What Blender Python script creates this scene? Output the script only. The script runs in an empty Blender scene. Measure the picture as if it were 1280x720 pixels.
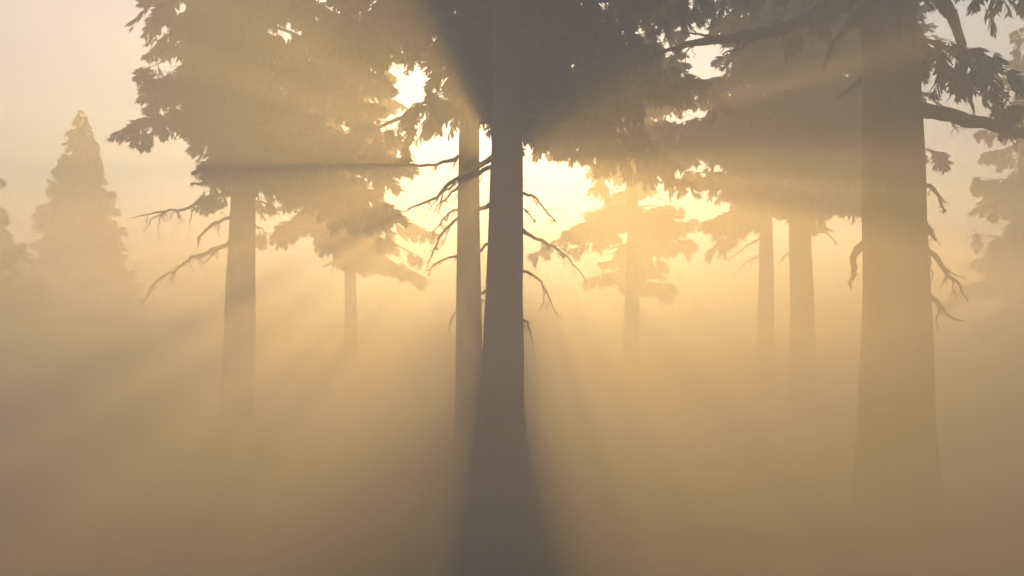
import bpy, math, random
import numpy as np
from mathutils import Vector, Matrix, noise

S = bpy.context.scene
COL = S.collection
R = math.radians

# ------------------------------------------------------------------ camera
CAM_H, F, HORIZ = 1.87, 1000.0, 480.0            # height, focal length in px of a 1280 px frame, horizon row
PITCH = math.atan((HORIZ - 360) / F)
cam = bpy.data.cameras.new('camera')
cam.sensor_width = 36.0
cam.lens = 36.0 * F / 1280
cam.clip_start, cam.clip_end = 0.05, 2000
camo = bpy.data.objects.new('camera', cam)
COL.objects.link(camo)
camo.location = (0, 0, CAM_H)
camo.rotation_euler = (math.pi / 2 + PITCH, 0, 0)
S.camera = camo


def ray(px, py):
    u, v = (px - 640) / F, (360 - py) / F
    return Vector((u, math.cos(PITCH) - v * math.sin(PITCH), math.sin(PITCH) + v * math.cos(PITCH)))


def at(px, py, d):
    """the point seen at pixel (px, py), d metres in front of the camera"""
    r = ray(px, py)
    return Vector((0, 0, CAM_H)) + r * (d / r.y)


# ------------------------------------------------------------------ light, sky, view
SUN_DIR = ray(629, 203).normalized()
ELEV = math.asin(SUN_DIR.z)
AZ = math.atan2(SUN_DIR.x, SUN_DIR.y)
sun = bpy.data.lights.new('sun', 'SUN')
sun.energy = 5.0
sun.angle = R(0.55)
sun.color = (1.0, 0.61, 0.18)
suno = bpy.data.objects.new('sun', sun)
COL.objects.link(suno)
suno.rotation_euler = SUN_DIR.to_track_quat('Z', 'Y').to_euler()

W = bpy.data.worlds.new('World')
S.world = W
W.use_nodes = True
nt = W.node_tree
sky = nt.nodes.new('ShaderNodeTexSky')
sky.sky_type = 'NISHITA'
sky.sun_disc = False
sky.sun_elevation = ELEV
sky.sun_rotation = AZ
sky.altitude = 0
sky.air_density, sky.dust_density, sky.ozone_density = 1.2, 1.5, 1.2
bg = nt.nodes['Background']
bg.inputs['Strength'].default_value = 0.085
nt.links.new(sky.outputs[0], bg.inputs['Color'])

vs = S.view_settings
vs.view_transform = 'Standard'
vs.look = 'None'
vs.gamma = 1.0
vs.use_curve_mapping = False
vs.exposure = 1.2
S.render.engine = 'CYCLES'
cy = S.cycles
cy.volume_bounces = 1
cy.diffuse_bounces = 2
cy.transparent_max_bounces = 16
cy.max_bounces = 6
cy.use_denoising = True


# ------------------------------------------------------------------ materials
def mat(name):
    m = bpy.data.materials.new(name)
    m.use_nodes = True
    return m, m.node_tree, m.node_tree.nodes['Principled BSDF']


def ramp(t, stops):
    n = t.nodes.new('ShaderNodeValToRGB')
    e = n.color_ramp.elements
    while len(e) < len(stops):
        e.new(0.5)
    for el, (p, c) in zip(e, stops):
        el.position = p
        el.color = (*c, 1)
    return n


def bark_material():
    m, t, b = mat('bark')
    tc = t.nodes.new('ShaderNodeTexCoord')
    mp = t.nodes.new('ShaderNodeMapping')
    mp.inputs['Scale'].default_value = (7, 7, 1.1)
    t.links.new(tc.outputs['Object'], mp.inputs[0])
    n = t.nodes.new('ShaderNodeTexNoise')
    n.inputs['Scale'].default_value = 2.2
    n.inputs['Detail'].default_value = 8
    n.inputs['Roughness'].default_value = 0.65
    t.links.new(mp.outputs[0], n.inputs['Vector'])
    v = t.nodes.new('ShaderNodeTexVoronoi')
    v.feature = 'DISTANCE_TO_EDGE'
    v.inputs['Scale'].default_value = 1.8
    t.links.new(mp.outputs[0], v.inputs['Vector'])
    r = ramp(t, [(0.25, (.030, .022, .016)), (0.55, (.085, .062, .045)), (0.8, (.15, .115, .085))])
    t.links.new(n.outputs['Fac'], r.inputs[0])
    t.links.new(r.outputs[0], b.inputs['Base Color'])
    b.inputs['Roughness'].default_value = 0.92
    mx = t.nodes.new('ShaderNodeMath')
    mx.operation = 'ADD'
    t.links.new(n.outputs['Fac'], mx.inputs[0])
    t.links.new(v.outputs['Distance'], mx.inputs[1])
    bu = t.nodes.new('ShaderNodeBump')
    bu.inputs['Strength'].default_value = 0.8
    bu.inputs['Distance'].default_value = 0.03
    t.links.new(mx.outputs[0], bu.inputs['Height'])
    t.links.new(bu.outputs[0], b.inputs['Normal'])
    return m


def needle_material():
    m, t, b = mat('needles')
    tc = t.nodes.new('ShaderNodeTexCoord')
    n = t.nodes.new('ShaderNodeTexNoise')
    n.inputs['Scale'].default_value = 1.3
    n.inputs['Detail'].default_value = 5
    t.links.new(tc.outputs['Object'], n.inputs['Vector'])
    r = ramp(t, [(0.3, (.026, .036, .014)), (0.55, (.045, .055, .02)), (0.75, (.075, .07, .028))])
    t.links.new(n.outputs['Fac'], r.inputs[0])
    t.links.new(r.outputs[0], b.inputs['Base Color'])
    b.inputs['Roughness'].default_value = 0.75
    b.inputs['Specular IOR Level'].default_value = 0.25
    tr = t.nodes.new('ShaderNodeBsdfTranslucent')
    t.links.new(r.outputs[0], tr.inputs[0])
    mx = t.nodes.new('ShaderNodeMixShader')
    mx.inputs[0].default_value = 0.25
    out = t.nodes['Material Output']
    t.links.new(b.outputs[0], mx.inputs[1])
    t.links.new(tr.outputs[0], mx.inputs[2])
    t.links.new(mx.outputs[0], out.inputs['Surface'])
    return m


def ground_material():
    m, t, b = mat('forest_floor')
    tc = t.nodes.new('ShaderNodeTexCoord')
    n = t.nodes.new('ShaderNodeTexNoise')
    n.inputs['Scale'].default_value = 0.9
    n.inputs['Detail'].default_value = 10
    n.inputs['Roughness'].default_value = 0.7
    t.links.new(tc.outputs['Object'], n.inputs['Vector'])
    r = ramp(t, [(0.3, (.05, .045, .022)), (0.5, (.10, .075, .045)), (0.7, (.17, .125, .075))])
    t.links.new(n.outputs['Fac'], r.inputs[0])
    t.links.new(r.outputs[0], b.inputs['Base Color'])
    b.inputs['Roughness'].default_value = 0.95
    bu = t.nodes.new('ShaderNodeBump')
    bu.inputs['Strength'].default_value = 0.7
    bu.inputs['Distance'].default_value = 0.05
    t.links.new(n.outputs['Fac'], bu.inputs['Height'])
    t.links.new(bu.outputs[0], b.inputs['Normal'])
    return m


BARK, NEEDLES, FLOOR = bark_material(), needle_material(), ground_material()


# ------------------------------------------------------------------ ground
MOUND = at(890, 668, 9.6)


def ground_z(x, y):
    z = 0.22 * noise.noise(Vector((x * .08, y * .08, 3.1))) + 0.05 * noise.noise(Vector((x * .5, y * .5, 7.7)))
    z *= min(1.0, max(0.15, (math.hypot(x, y) - 3) / 20))
    dx, dy = (x - MOUND.x) / 1.0, (y - MOUND.y) / 0.55
    z += 0.20 * math.exp(-(dx * dx + dy * dy))
    return z


HALF_G = 150.0


def build_ground():
    def axis(lo, hi, fine_lo, fine_hi, fine, coarse):
        a = [lo]
        while a[-1] < hi - 1e-6:
            p = a[-1]
            a.append(min(hi, p + (fine if fine_lo <= p < fine_hi else coarse)))
        return a
    xs = axis(-HALF_G, HALF_G, -15, 15, 0.25, 3.0)
    ys = axis(-40, 260, 0, 30, 0.25, 3.0)
    v = [(x, y, ground_z(x, y)) for y in ys for x in xs]
    n = len(xs)
    f = [(j * n + i, j * n + i + 1, (j + 1) * n + i + 1, (j + 1) * n + i) for j in range(len(ys) - 1) for i in range(n - 1)]
    me = bpy.data.meshes.new('ground')
    me.from_pydata(v, [], f)
    me.polygons.foreach_set('use_smooth', [True] * len(f))
    me.materials.append(FLOOR)
    o = bpy.data.objects.new('ground', me)
    o['kind'] = 'structure'
    COL.objects.link(o)


build_ground()


# ------------------------------------------------------------------ mesh helpers
class Quads:
    def __init__(self):
        self.v, self.f, self.m, self.n = [], [], [], 0

    def add(self, v, f, mi=0):
        v = np.asarray(v, dtype=np.float32).reshape(-1, 3)
        f = np.asarray(f, dtype=np.int32).reshape(-1, 4)
        self.v.append(v)
        self.f.append(f + self.n)
        self.m.append(np.full(len(f), mi, dtype=np.int32))
        self.n += len(v)

    def build(self, name, mats, parent, origin, smooth=True):
        v = np.concatenate(self.v) - np.array(origin, dtype=np.float32)
        f = np.concatenate(self.f)
        mi = np.concatenate(self.m)
        me = bpy.data.meshes.new(name)
        me.vertices.add(len(v))
        me.vertices.foreach_set('co', v.ravel())
        me.loops.add(f.size)
        me.loops.foreach_set('vertex_index', f.ravel())
        me.polygons.add(len(f))
        me.polygons.foreach_set('loop_start', np.arange(0, f.size, 4, dtype=np.int32))
        me.polygons.foreach_set('material_index', mi)
        me.polygons.foreach_set('use_smooth', np.full(len(f), smooth))
        me.update(calc_edges=True)
        for m in mats:
            me.materials.append(m)
        o = bpy.data.objects.new(name, me)
        o.parent = parent
        COL.objects.link(o)
        return o


def spline(pts, per=5):
    """Catmull-Rom through the points"""
    p = [np.array(q, dtype=float) for q in pts]
    if len(p) < 3:
        return np.array([p[0] + (p[-1] - p[0]) * t for t in np.linspace(0, 1, per + 1)])
    p = [2 * p[0] - p[1]] + p + [2 * p[-1] - p[-2]]
    out = []
    for i in range(1, len(p) - 2):
        a, b, c, d = p[i - 1:i + 3]
        for k in range(per):
            t = k / per
            out.append(.5 * (2 * b + (c - a) * t + (2 * a - 5 * b + 4 * c - d) * t * t + (3 * b - a - 3 * c + d) * t ** 3))
    out.append(p[-2])
    return np.array(out)


def tube(q, pts, radii, sides=8, mi=0):
    pts = np.asarray(pts, dtype=float)
    n = len(pts)
    tang = np.gradient(pts, axis=0)
    tang /= np.linalg.norm(tang, axis=1)[:, None] + 1e-9
    up = np.array([0.31, 0.17, 1.0]) if abs(tang[0][2]) < .9 else np.array([1.0, .2, 0])
    a = np.cross(tang, up)
    a /= np.linalg.norm(a, axis=1)[:, None] + 1e-9
    b = np.cross(tang, a)
    th = np.linspace(0, 2 * math.pi, sides, endpoint=False)
    r = np.asarray(radii, dtype=float)[:, None, None]
    v = pts[:, None, :] + r * (np.cos(th)[None, :, None] * a[:, None, :] + np.sin(th)[None, :, None] * b[:, None, :])
    i = np.arange(n - 1)[:, None] * sides
    j = np.arange(sides)[None, :]
    f = np.stack([i + j, i + (j + 1) % sides, i + sides + (j + 1) % sides, i + sides + j], -1)
    q.add(v, f, mi)


# ------------------------------------------------------------------ foliage sprays
def frond(rng, n_side, fill):
    """one hanging spray about 1 m long: a bent stalk with overlapping leafy side sprays; root at the origin, hangs along -Z, flat in X"""
    v, f = [], []
    bend, twist = rng.uniform(-.25, .25), rng.uniform(-.5, .5)

    def axis(t):
        return np.array([bend * t * t, .22 * math.sin(t * 2.2 + twist), -t])
    for k in range(n_side * 2 + 1):
        side = (-1, 1)[k % 2]
        t = (k // 2 + rng.uniform(.1, .8)) / (n_side + .3)
        t = min(t, .97)
        o = axis(t)
        env = math.sin(math.pi * min(1, (t * .82 + .18))) ** .7
        ln = (.20 + .28 * env) * rng.uniform(.75, 1.15)
        ang = rng.uniform(.35, .95) * side
        if k == n_side * 2:
            ang, ln, o = rng.uniform(-.15, .15), .3, axis(.85)
        d = np.array([math.sin(ang), rng.uniform(-.35, .35), -math.cos(ang)])
        d /= np.linalg.norm(d)
        w = np.cross(d, np.array([0, 1.0, 0]))
        w = w / np.linalg.norm(w) + np.array([0, rng.uniform(-.6, .6), 0])
        wd = fill * ln * rng.uniform(.16, .26)
        b = len(v)
        droop = np.array([0, 0, -.12 * ln])
        v += [o - w * wd * .35, o + w * wd * .35,
              o + d * ln * .45 + w * wd, o + d * ln * .45 - w * wd,
              o + d * ln * .8 + w * wd * .62 + droop * .6, o + d * ln * .8 - w * wd * .7 + droop * .6,
              o + d * ln + w * wd * .08 + droop, o + d * ln - w * wd * .08 + droop]
        f += [(b, b + 1, b + 2, b + 3), (b + 3, b + 2, b + 4, b + 5), (b + 5, b + 4, b + 6, b + 7)]
    b = len(v)
    for t in np.linspace(0, .95, 4):
        o = axis(t)
        v += [o - np.array([.012, 0, 0]), o + np.array([.012, 0, 0])]
    f += [(b + 2 * i, b + 2 * i + 1, b + 2 * i + 3, b + 2 * i + 2) for i in range(3)]
    return np.array(v, dtype=np.float32), np.array(f, dtype=np.int32)


_r = random.Random(5)
FRONDS_FINE = [frond(_r, 13, .64) for _ in range(7)]
FRONDS_COARSE = [frond(_r, 8, .9) for _ in range(5)]


def scatter_fronds(q, protos, pos, hang, side, size, rng, mi):
    """copies the spray outlines onto the branch points, all into one crown mesh"""
    pos, hang, side, size = map(np.asarray, (pos, hang, side, size))
    hang = hang / np.linalg.norm(hang, axis=1)[:, None]
    side = side - hang * np.sum(side * hang, axis=1)[:, None]
    side /= np.linalg.norm(side, axis=1)[:, None] + 1e-9
    nor = np.cross(hang, side)
    pick = rng.integers(0, len(protos), len(pos))
    for k, (pv, pf) in enumerate(protos):
        s = np.nonzero(pick == k)[0]
        if not len(s):
            continue
        v = pos[s][:, None, :] + size[s][:, None, None] * (
            pv[None, :, 0, None] * side[s][:, None, :] + pv[None, :, 1, None] * nor[s][:, None, :] - pv[None, :, 2, None] * hang[s][:, None, :])
        f = pf[None] + (np.arange(len(s)) * len(pv))[:, None, None]
        q.add(v, f, mi)


# ------------------------------------------------------------------ trees
def trunk_d(z, k):
    return k * (max(.06, 1.0 - .038 * z) + .22 * math.exp(-z / .9))


def make_tree(base_px, top_px, d, k, H, zb, Rc, seed, label, fine=True, top_view=12.0, density=1.0, size=.5, full=1.0, skip=None, shape=1.15, gap=-.28, lump=.55, clear=False, low=.16, droop=1.0, even=.46):
    """base_px / top_px: image columns of the trunk's axis at the ground and at the top of the frame"""
    rng = np.random.default_rng(seed)
    bx = at(base_px, HORIZ, d).x
    b = Vector((bx, d, ground_z(bx, d)))
    tp = at(top_px, 0, d)
    lean = (tp.x - bx) / (tp.z - b.z)
    root = bpy.data.objects.new('conifer_tree', None)
    root.location = b
    root['label'] = label
    root['category'] = 'tree'
    root['group'] = 'conifer trees standing in the morning mist'
    COL.objects.link(root)
    ph = rng.uniform(0, 6.28, 6)

    def axis(z):
        return np.array([b.x + lean * z + .05 * k * math.sin(z * .5 + ph[0]), b.y + .05 * k * math.sin(z * .4 + ph[1]), b.z + z])
    # trunk
    q = Quads()
    zs = np.concatenate([np.linspace(-.35, 2.5, 22)[:-1], np.linspace(2.5, 13, 34)[:-1], np.linspace(13, H, 16)])
    n = 48 if fine else 20
    th = np.linspace(0, 2 * math.pi, n, endpoint=False)
    V = []
    for z in zs:
        c = axis(z)
        r = .5 * trunk_d(max(z, 0), k) if z < H - .5 else .02
        r = min(r, .5 * k * .9 * max(.02, (H - z) / H) * 1.6)
        fl = math.exp(-max(z, 0) / .6)
        w = 1 + fl * (.10 * np.cos(3 * th + ph[2]) + .07 * np.cos(5 * th + ph[3])) + .018 * np.cos(2 * th + ph[4] + z * .3)
        fur = np.array([noise.noise(Vector((math.cos(t) * 5, math.sin(t) * 5, z * .55 + seed))) for t in th]) * .085
        rr = r * (w + fur)
        V.append(np.stack([c[0] + rr * np.cos(th), c[1] + rr * np.sin(th), np.full(n, c[2])], -1))
    i = np.arange(len(zs) - 1)[:, None] * n
    j = np.arange(n)[None, :]
    q.add(np.array(V), np.stack([i + j, i + (j + 1) % n, i + n + (j + 1) % n, i + n + j], -1))
    q.build('trunk', [BARK], root, b)
    # crown
    q = Quads()
    P, HD, SD, SZ = [], [], [], []
    P2, HD2, SD2, SZ2 = [], [], [], []
    z = zb
    while z < H - .15:
        t = (z - zb) / (H - zb)
        vis = z < top_view
        dens = density if vis else density * .55
        step = .42 / dens
        nb = 3 if vis else 4
        for _ in range(nb):
            az = rng.uniform(0, 6.283)
            zz = z + rng.uniform(0, step)
            L = Rc * (1 - t ** shape) * rng.uniform(1.08 - even, 1.08) + .12
            if t < low:
                L *= rng.uniform(.3, 1.0)
            if (skip and skip(az, zz, t)) or (clear and vis and math.sin(az) < -.4):
                continue
            o = axis(zz)
            ca, sa = math.cos(az), math.sin(az)
            out = np.array([ca, sa, 0])
            perp = np.array([-sa, ca, 0])
            rise = rng.uniform(.0, .42) * (1 if t < .5 else 1.6)
            sag = droop * rng.uniform(.3, .7) * (1 - .6 * t)
            ss = np.linspace(0, 1, 8)
            curve = rng.uniform(-.15, .15)
            pts = o + np.outer(ss * L, out) + np.outer(L * curve * ss ** 2, perp)
            pts[:, 2] += L * (rise * ss - sag * ss ** 2 + .16 * ss ** 4)
            r0 = .012 + .011 * L
            tube(q, pts, r0 * (1 - ss) ** .8 + .006, 6 if vis and fine else 4, 0)
            sp = (.30 if vis else .5) / full
            s = rng.uniform(.12, .3)
            while s < L:
                u = s / L
                base = np.array([np.interp(u, ss, pts[:, a]) for a in range(3)])
                for sd in (-1, 1):
                    tl = (.30 + .30 * (L - s)) * rng.uniform(.6, 1.15)
                    tl = min(tl, 1.25) * min(1, .35 + u * 1.3)
                    ta = rng.uniform(.6, 1.1)
                    dr = out * math.cos(ta) + perp * sd * math.sin(ta)
                    m = max(1, int(round(tl / (.21 if vis else .42))))
                    tip = base + dr * tl + np.array([0, 0, -tl * rng.uniform(.15, .5)])
                    if vis:
                        tube(q, np.array([base, (base + tip) / 2 + np.array([0, 0, .06 * tl]), tip]), [.010, .007, .003], 4, 0)
                    for e in range(m):
                        w = (e + rng.uniform(.3, 1.0)) / m
                        p = base + (tip - base) * w + np.array([0, 0, .05 * tl * (1 - (2 * w - 1) ** 2)])
                        if noise.noise(Vector((p[0] * lump, p[1] * lump, p[2] * lump + seed))) < gap:
                            continue
                        hd = np.array([0, 0, -1.0]) + dr * rng.uniform(-.1, 1.1) + rng.normal(0, .28, 3)
                        sdv = np.cross(hd, rng.normal(0, 1, 3))
                        sz = size * rng.uniform(.6, 1.2) * (1 if vis else 1.5) * min(1, .38 + L / 3.2)
                        (P if vis else P2).append(p)
                        (HD if vis else HD2).append(hd)
                        (SD if vis else SD2).append(sdv)
                        (SZ if vis else SZ2).append(sz)
                s += sp * rng.uniform(.75, 1.25)
            tp_ = pts[-1]
            for _k in range(3 if noise.noise(Vector((tp_[0] * lump, tp_[1] * lump, tp_[2] * lump + seed))) > gap else 0):
                (P if vis else P2).append(pts[-1] - out * rng.uniform(0, .2))
                (HD if vis else HD2).append(out * rng.uniform(.4, 1.6) + np.array([0, 0, -1.0]) + rng.normal(0, .3, 3))
                (SD if vis else SD2).append(rng.normal(0, 1, 3))
                (SZ if vis else SZ2).append(size * rng.uniform(.6, 1.0) * min(1, .38 + L / 3.2))
        z += step
    if P:
        scatter_fronds(q, FRONDS_FINE if fine else FRONDS_COARSE, P, HD, SD, SZ, rng, 1)
    if P2:
        scatter_fronds(q, FRONDS_COARSE, P2, HD2, SD2, SZ2, rng, 1)
    q.build('crown', [BARK, NEEDLES], root, b, smooth=False)
    return root, b, d, lean


def wood(tree, name, px, w0, w1, deep, forks=(), seed=0, twigs=0, twig_len=.35):
    """a bare branch: px = picture columns and rows of its course, w0/w1 = its width in px at root and tip, deep = metres its tip reaches away (+) or towards the camera (-)"""
    root, b, d, lean = tree
    rng = np.random.default_rng(seed + 11)
    q = Quads()

    def course(pts, d0, d1):
        n = len(pts)
        return [np.array(at(x, y, d0 + (d1 - d0) * (i / max(1, n - 1)))) for i, (x, y) in enumerate(pts)]

    def run(pts3, wa, wb, per=4, sides=8):
        c = spline(pts3, per)
        m = len(c)
        c[1:-1] += rng.normal(0, .022, (m - 2, 3)) * min(1, d / 20) * min(1, 3 * len(pts3) * .3)
        t = np.linspace(0, 1, m)
        rr = (wa * (1 - t) ** .75 + wb * t ** .6) * d / F * .5 * (1 + rng.normal(0, .05, m))
        tube(q, c, np.maximum(rr, .00036 * d), sides)
        return c
    main = run(course(px, d, d + deep), w0, w1)
    for fk in forks:
        pts, wa, dd = fk
        i = int(np.argmin([abs(m_[0] - at(pts[0][0], pts[0][1], m_[1]).x) + abs(m_[2] - at(pts[0][0], pts[0][1], m_[1]).z) for m_ in main]))
        d0 = main[i][1]
        p3 = course(pts, d0, d0 + dd)
        p3[0] = main[i]
        run(p3, wa, .4, 5, 6)
    span = np.linalg.norm(main[-1] - main[0])
    for k in range(twigs * 2 + 2):
        i = int(rng.integers(len(main) // 4, len(main) - 1))
        p, tg = main[i], main[i + 1] - main[i - 1]
        tg = tg / (np.linalg.norm(tg) + 1e-9)
        L = max(twig_len, .16 * span) * rng.uniform(.35, 1.15) * (1 - .4 * i / len(main))
        dr = tg * rng.uniform(.1, .9) + np.array([rng.normal(0, .4), rng.normal(0, .5), -rng.uniform(.1, 1.1)])
        dr /= np.linalg.norm(dr)
        e = p + dr * L * .5 + rng.normal(0, .07 * L, 3)
        tip = p + dr * L + np.array([0, 0, -.15 * L]) + rng.normal(0, .1 * L, 3)
        w = min(.38 * (w0 + (w1 - w0) * i / len(main)), 2.6)
        c = run([p, e, tip], w, .25, 4, 5)
        for _ in range(2):
            j = int(rng.integers(1, len(c) - 1))
            d2 = dr * .7 + rng.normal(0, .5, 3) + np.array([0, 0, -.3])
            run([c[j], c[j] + d2 * L * .18 + rng.normal(0, .02, 3), c[j] + d2 * L * .4], w * .5, .2, 3, 4)
    return q.build(name, [BARK], root, b)


# the tree in front, right
right = make_tree(1117, 1109, 11.3, 1.0, 25, 6.9, 4.6, 31, 'nearest and widest conifer trunk, at the right, with a thick bare limb pointing right', top_view=8.8, density=1.2, size=.42,
                  skip=lambda az, z, t: (z < 8.6 and math.cos(az) < .35) or (z < 9.5 and math.sin(az) < -.45))
# the pair in the middle
middle = make_tree(631, 632, 17.5, .975, 26, 7.2, 6.0, 7, 'conifer trunk hiding the low sun, in front of a thinner trunk', top_view=11.8, full=1, density=1.9, gap=-.38, clear=True, low=.05, lump=1.1,
                  skip=lambda az, z, t: z < 8.3 and (math.cos(az) < .3 or math.sin(az) < -.1 or z < 7.6))
behind = make_tree(586, 589, 18.4, .67, 27, 7.9, 3.6, 12, 'thinner conifer trunk just left of and behind the trunk hiding the sun', top_view=12.5, full=1, density=1.2, gap=-.22, clear=True, lump=.8,
                  skip=lambda az, z, t: z < (9.8 if math.cos(az) < .2 else 8.9))
left = make_tree(293, 320, 23.0, .98, 26, 6.0, 4.7, 3, 'conifer at left with drooping dark crown and bare hooked branches above the mist', top_view=13.8, size=.6, full=1, density=1.7, gap=-.26, droop=1.45, lump=1.0, clear=True, shape=1.5, low=.05,
                skip=lambda az, z, t: (z < 8.8 and math.cos(az) < .35) or (z < 7.2 and math.sin(az) < .1))
# further back
mid_right = make_tree(999, 1000, 29.0, 1.0, 27, 8.2, 5.6, 41, 'hazy conifer between the two right-hand trunks, wider of that close pair', fine=True, top_view=17, size=.6, full=.95, density=1.5, gap=-.3, lump=.9, low=.08)
thin_right = make_tree(955, 957, 38.0, .95, 27, 10.0, 4.8, 52, 'faint thinner conifer trunk just left of the wider hazy trunk', fine=False, top_view=21, size=.7, full=.8, density=.7, gap=.0, lump=.4)
right_of_sun = make_tree(789, 790, 40.0, .95, 27, 9.9, 5.2, 63, 'faint golden conifer standing alone right of the sun', fine=True, top_view=22, size=.7, full=.95, density=1.1, gap=-.02, lump=.75, low=.04,
                        skip=lambda az, z, t: 11.3 < z < 14.0)
left_of_sun = make_tree(438, 440, 46.0, .9, 28, 8.9, 5.6, 74, 'pale hazy conifer in the bright mist between the left tree and the middle pair', fine=True, top_view=25, size=.7, full=1.0, density=1.1, gap=.1, lump=.75, low=.04,
                       skip=lambda az, z, t: 11.6 < z < 14.4 and math.cos(az) > .1)
far_left = make_tree(98, 105, 90.0, 1.1, 33.6, 2.0, 10.0, 85, 'far pointed conifer fading into the pale sky at left', fine=True, top_view=40, size=.85, full=1, density=2.0, shape=.85, gap=-.45, lump=.8, droop=1.5, even=.22)
far_right = make_tree(1292, 1290, 44.0, .85, 24, 4.0, 5.0, 96, 'hazy grey conifer at the right edge behind the thick bare limb', fine=True, top_view=25, size=.6, full=1, density=1.2, lump=.7)
golden = make_tree(794, 794, 58.0, .85, 27, 9.0, 5.0, 129, 'ghostly crown directly behind the golden lone conifer right of the sun', fine=False, top_view=30, size=.8, full=.7, density=.7, gap=-.02, lump=.35)
edge_left = make_tree(-34, -34, 46.0, .6, 16.5, 2.0, 5.8, 107, 'dim conifer cut by the left edge of the picture', fine=False, top_view=25, size=.9, full=.7, shape=.9)

# dead branches of the left tree
wood(left, 'dead_branch', [(303, 236), (288, 241), (255, 248), (230, 262), (205, 263), (163, 273)], 6.5, .9, -.8,
     [([(250, 250), (240, 262), (237, 285)], 2.2, .2), ([(205, 263), (198, 280), (199, 302)], 1.6, .1), ([(215, 263), (190, 274), (178, 292)], 1.8, .3)], 1, 5, .5)
wood(left, 'dead_branch', [(303, 268), (286, 272), (263, 282), (250, 296), (247, 311)], 5, .9, .6, [([(276, 276), (273, 288), (276, 300)], 2, .1)], 2, 2, .3)
wood(left, 'dead_branch', [(300, 300), (283, 305), (262, 316), (240, 322), (222, 336), (200, 350), (174, 384)], 6.5, .8, -1.0,
     [([(270, 312), (258, 326), (250, 332)], 2.2, .3), ([(205, 346), (190, 356), (183, 372)], 1.5, .3)], 3, 6, .4)
wood(left, 'dead_branch', [(306, 206), (285, 214), (262, 226), (238, 230)], 7, 2.5, -.5, [], 4, 3, .3)
wood(left, 'dead_branch', [(310, 248), (322, 251), (340, 258), (350, 271)], 3.5, .8, .3, [], 5, 1, .2)
wood(left, 'dead_branch', [(308, 280), (320, 283), (328, 287), (334, 293)], 2.8, .7, .3, [], 6)
# dead branches of the tree hiding the sun
wood(middle, 'dead_branch', [(640, 242), (652, 243), (666, 245), (676, 256), (697, 279)], 5, .8, -.3, [([(666, 246), (670, 254), (673, 261)], 2.2, .1), ([(682, 261), (694, 262), (702, 262)], 1.0, .2)], 7)
wood(middle, 'dead_branch', [(640, 260), (652, 262), (662, 268), (670, 279)], 2.6, .6, .2, [], 8)
wood(middle, 'dead_branch', [(640, 284), (653, 288), (675, 300), (695, 310), (712, 325), (733, 353)], 6, .8, -.5, [([(695, 310), (702, 320), (704, 333)], 2.2, .2), ([(680, 303), (700, 308), (716, 320)], 2, -.2)], 9, 2, .2)
wood(middle, 'dead_branch', [(640, 338), (652, 340), (668, 345), (681, 362), (698, 397)], 4.5, .7, .3, [([(679, 358), (680, 375), (672, 391)], 2, .1)], 10, 1, .2)
wood(middle, 'dead_branch', [(645, 392), (656, 402), (663, 412), (665, 434)], 4.0, .7, -.2, [], 11)
wood(middle, 'dead_branch', [(625, 194), (608, 201), (575, 222), (545, 245), (505, 265)], 9, 1.0, .9, [([(575, 222), (556, 240), (549, 262), (560, 276)], 3.2, .2), ([(560, 236), (540, 256), (530, 275)], 2.2, .3)], 12, 4, .4)
wood(middle, 'dead_branch', [(625, 205), (606, 213), (585, 228), (565, 240), (544, 262)], 6.5, 1.0, .4, [], 13, 3, .3)
wood(middle, 'dead_branch', [(622, 256), (606, 259), (583, 268), (560, 284), (545, 305), (533, 337)], 6.5, .8, .5, [([(560, 284), (556, 300), (548, 312)], 1.6, .1)], 14, 2, .2)
wood(middle, 'dead_branch', [(620, 300), (604, 309), (590, 321), (578, 328)], 4.2, .7, .3, [], 15)
wood(middle, 'dead_branch', [(618, 356), (605, 365), (598, 374)], 5.0, .8, .1, [], 16)
wood(middle, 'dead_branch', [(616, 432), (604, 438), (594, 448)], 4.0, .8, .1, [], 17)
wood(behind, 'dead_branch', [(585, 258), (572, 262), (556, 270), (540, 290)], 4, .7, -.4, [], 18, 2, .3)
wood(behind, 'dead_branch', [(585, 312), (571, 320), (548, 328), (530, 340)], 4, .7, -.4, [], 19, 1, .3)
wood(behind, 'dead_branch', [(584, 384), (571, 391), (562, 404)], 3.4, .6, -.2, [], 20)
wood(behind, 'dead_branch', [(588, 190), (574, 196), (545, 206), (500, 206), (440, 202)], 6, 1.2, -.6, [], 21, 3, .4)
# bare limbs of the right tree
wood(right, 'limb', [(1118, 130), (1146, 138), (1190, 144), (1230, 155), (1282, 168), (1330, 190)], 19, 8, -.8,
     [([(1225, 153), (1246, 153), (1263, 152)], 7, .1), ([(1266, 164), (1270, 176), (1284, 181)], 1.6, .1), ([(1186, 145), (1192, 158), (1190, 172)], 1.4, .1)], 22, 4, .16)
wood(right, 'dead_branch', [(1130, 222), (1149, 228), (1165, 236), (1175, 250), (1183, 265)], 8, 1.2, -.2, [], 23, 2, .14)
wood(right, 'dead_branch', [(1132, 268), (1151, 280), (1161, 288), (1170, 301)], 14, 2.0, .1, [([(1160, 288), (1158, 298), (1163, 306)], 4, .1)], 24, 3, .12)
wood(right, 'dead_branch', [(1130, 300), (1152, 309), (1170, 320), (1182, 341), (1198, 353), (1211, 379)], 9, 1.0, -.4, [([(1180, 337), (1192, 342), (1208, 348)], 2.4, .1), ([(1160, 314), (1165, 338), (1162, 366)], 2.6, .1), ([(1188, 346), (1192, 360), (1194, 374)], 1.8, .1)], 25, 1, .12)
wood(right, 'dead_branch', [(1135, 358), (1157, 368), (1172, 379), (1184, 393), (1205, 401)], 9.5, 1.2, -.3, [([(1174, 381), (1171, 398), (1173, 416)], 3, .1)], 26, 1, .1)
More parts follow.
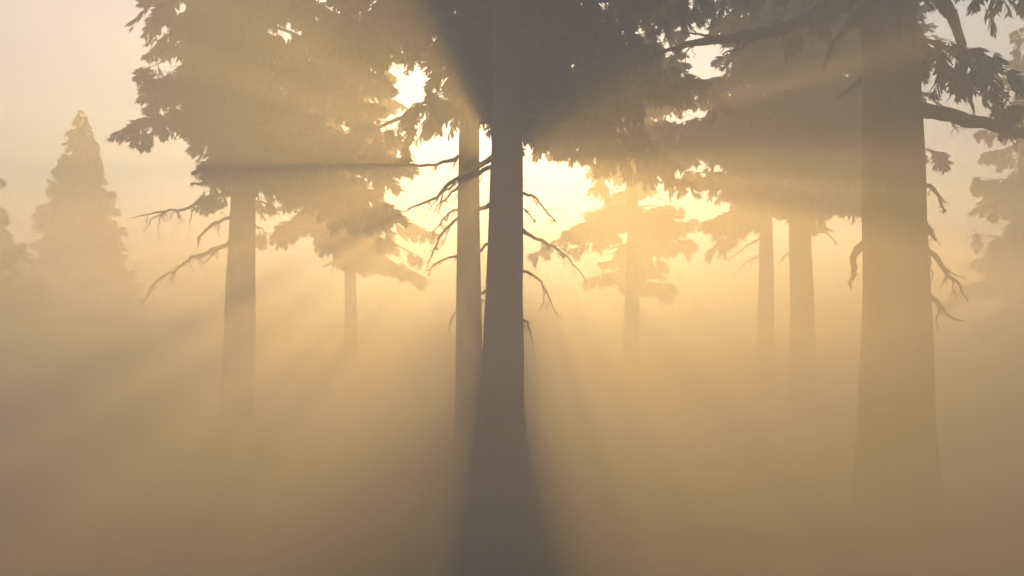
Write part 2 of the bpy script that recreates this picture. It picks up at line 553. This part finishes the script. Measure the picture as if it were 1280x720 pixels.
wood(right, 'dead_branch', [(1095, 300), (1076, 309), (1066, 321), (1067, 340), (1064, 361)], 12, 2.5, -.2, [], 27)
wood(right, 'limb', [(1105, -22), (1078, -6), (1040, 10), (1000, 28), (950, 42), (905, 48), (858, 56), (815, 70)], 24, 2.5, -.6, [([(950, 42), (925, 60), (905, 66)], 6, .2), ([(905, 48), (880, 44), (850, 40)], 5, .2)], 28, 8, .2)
wood(right, 'limb', [(1105, -6), (1083, 12), (1060, 30), (1043, 54), (1028, 82)], 14, 3, .4, [], 29, 4, .15)
wood(right, 'dead_branch', [(1105, 74), (1082, 90), (1068, 107), (1043, 124)], 12, 2.0, .5, [], 30, 4, .15)
wood(right, 'limb', [(1115, -40), (1150, -20), (1185, 5), (1203, 70), (1206, 95), (1212, 120), (1218, 142)], 16, 2.2, .3, [([(1206, 95), (1220, 112), (1234, 128)], 2.2, .1), ([(1208, 104), (1190, 118), (1182, 130)], 2, .1)], 31, 3, .14)
# twigs on the hazy trunks behind
wood(mid_right, 'dead_branch', [(1002, 290), (1014, 290), (1035, 293), (1049, 306)], 3.4, .8, -.3, [], 32, 1, .3)
wood(mid_right, 'dead_branch', [(998, 312), (984, 318), (974, 330)], 3.0, .8, -.2, [], 33)
wood(thin_right, 'dead_branch', [(955, 296), (944, 301), (925, 314), (905, 327)], 3.0, .8, -.3, [], 34)
wood(thin_right, 'dead_branch', [(955, 318), (944, 322), (930, 330), (923, 342)], 3.0, .8, .3, [], 35)
wood(right_of_sun, 'dead_branch', [(790, 336), (800, 339), (818, 346), (840, 358)], 3.0, .7, -.3, [], 36)
wood(right_of_sun, 'dead_branch', [(788, 330), (778, 333), (768, 345), (762, 352)], 2.6, .7, .3, [], 37)


# ------------------------------------------------------------------ haze
def haze(top, inset, dens, colour, g, name='haze'):
    x, y0, y1, z0 = HALF_G + 5 - inset, -45 + inset, 265 - inset, -3 + inset * .2
    v = [(-x, y0, z0), (x, y0, z0), (x, y1, z0), (-x, y1, z0), (-x, y0, top), (x, y0, top), (x, y1, top), (-x, y1, top)]
    f = [(3, 2, 1, 0), (4, 5, 6, 7), (0, 1, 5, 4), (1, 2, 6, 5), (2, 3, 7, 6), (3, 0, 4, 7)]
    me = bpy.data.meshes.new(name)
    me.from_pydata(v, [], f)
    m = bpy.data.materials.new(name)
    m.use_nodes = True
    t = m.node_tree
    t.nodes.clear()
    out = t.nodes.new('ShaderNodeOutputMaterial')
    pv = t.nodes.new('ShaderNodeVolumePrincipled')
    pv.inputs['Color'].default_value = (*colour, 1)
    pv.inputs['Density'].default_value = dens
    pv.inputs['Anisotropy'].default_value = g
    t.links.new(pv.outputs[0], out.inputs['Volume'])
    me.materials.append(m)
    o = bpy.data.objects.new(name, me)
    o['kind'] = 'stuff'
    COL.objects.link(o)


WHITE = (.965, .925, .89)
G = 0.5
for n_, (top_, dens_) in enumerate([(37.0, .0036), (14.0, .009), (10.0, .008), (7.2, .013), (5.2, .022), (3.7, .022), (2.7, .046), (1.45, .025), (1.25, .025), (1.0, .03), (.7, .05), (.35, .06)]):
    haze(top_, .6 * n_, dens_, WHITE, G)
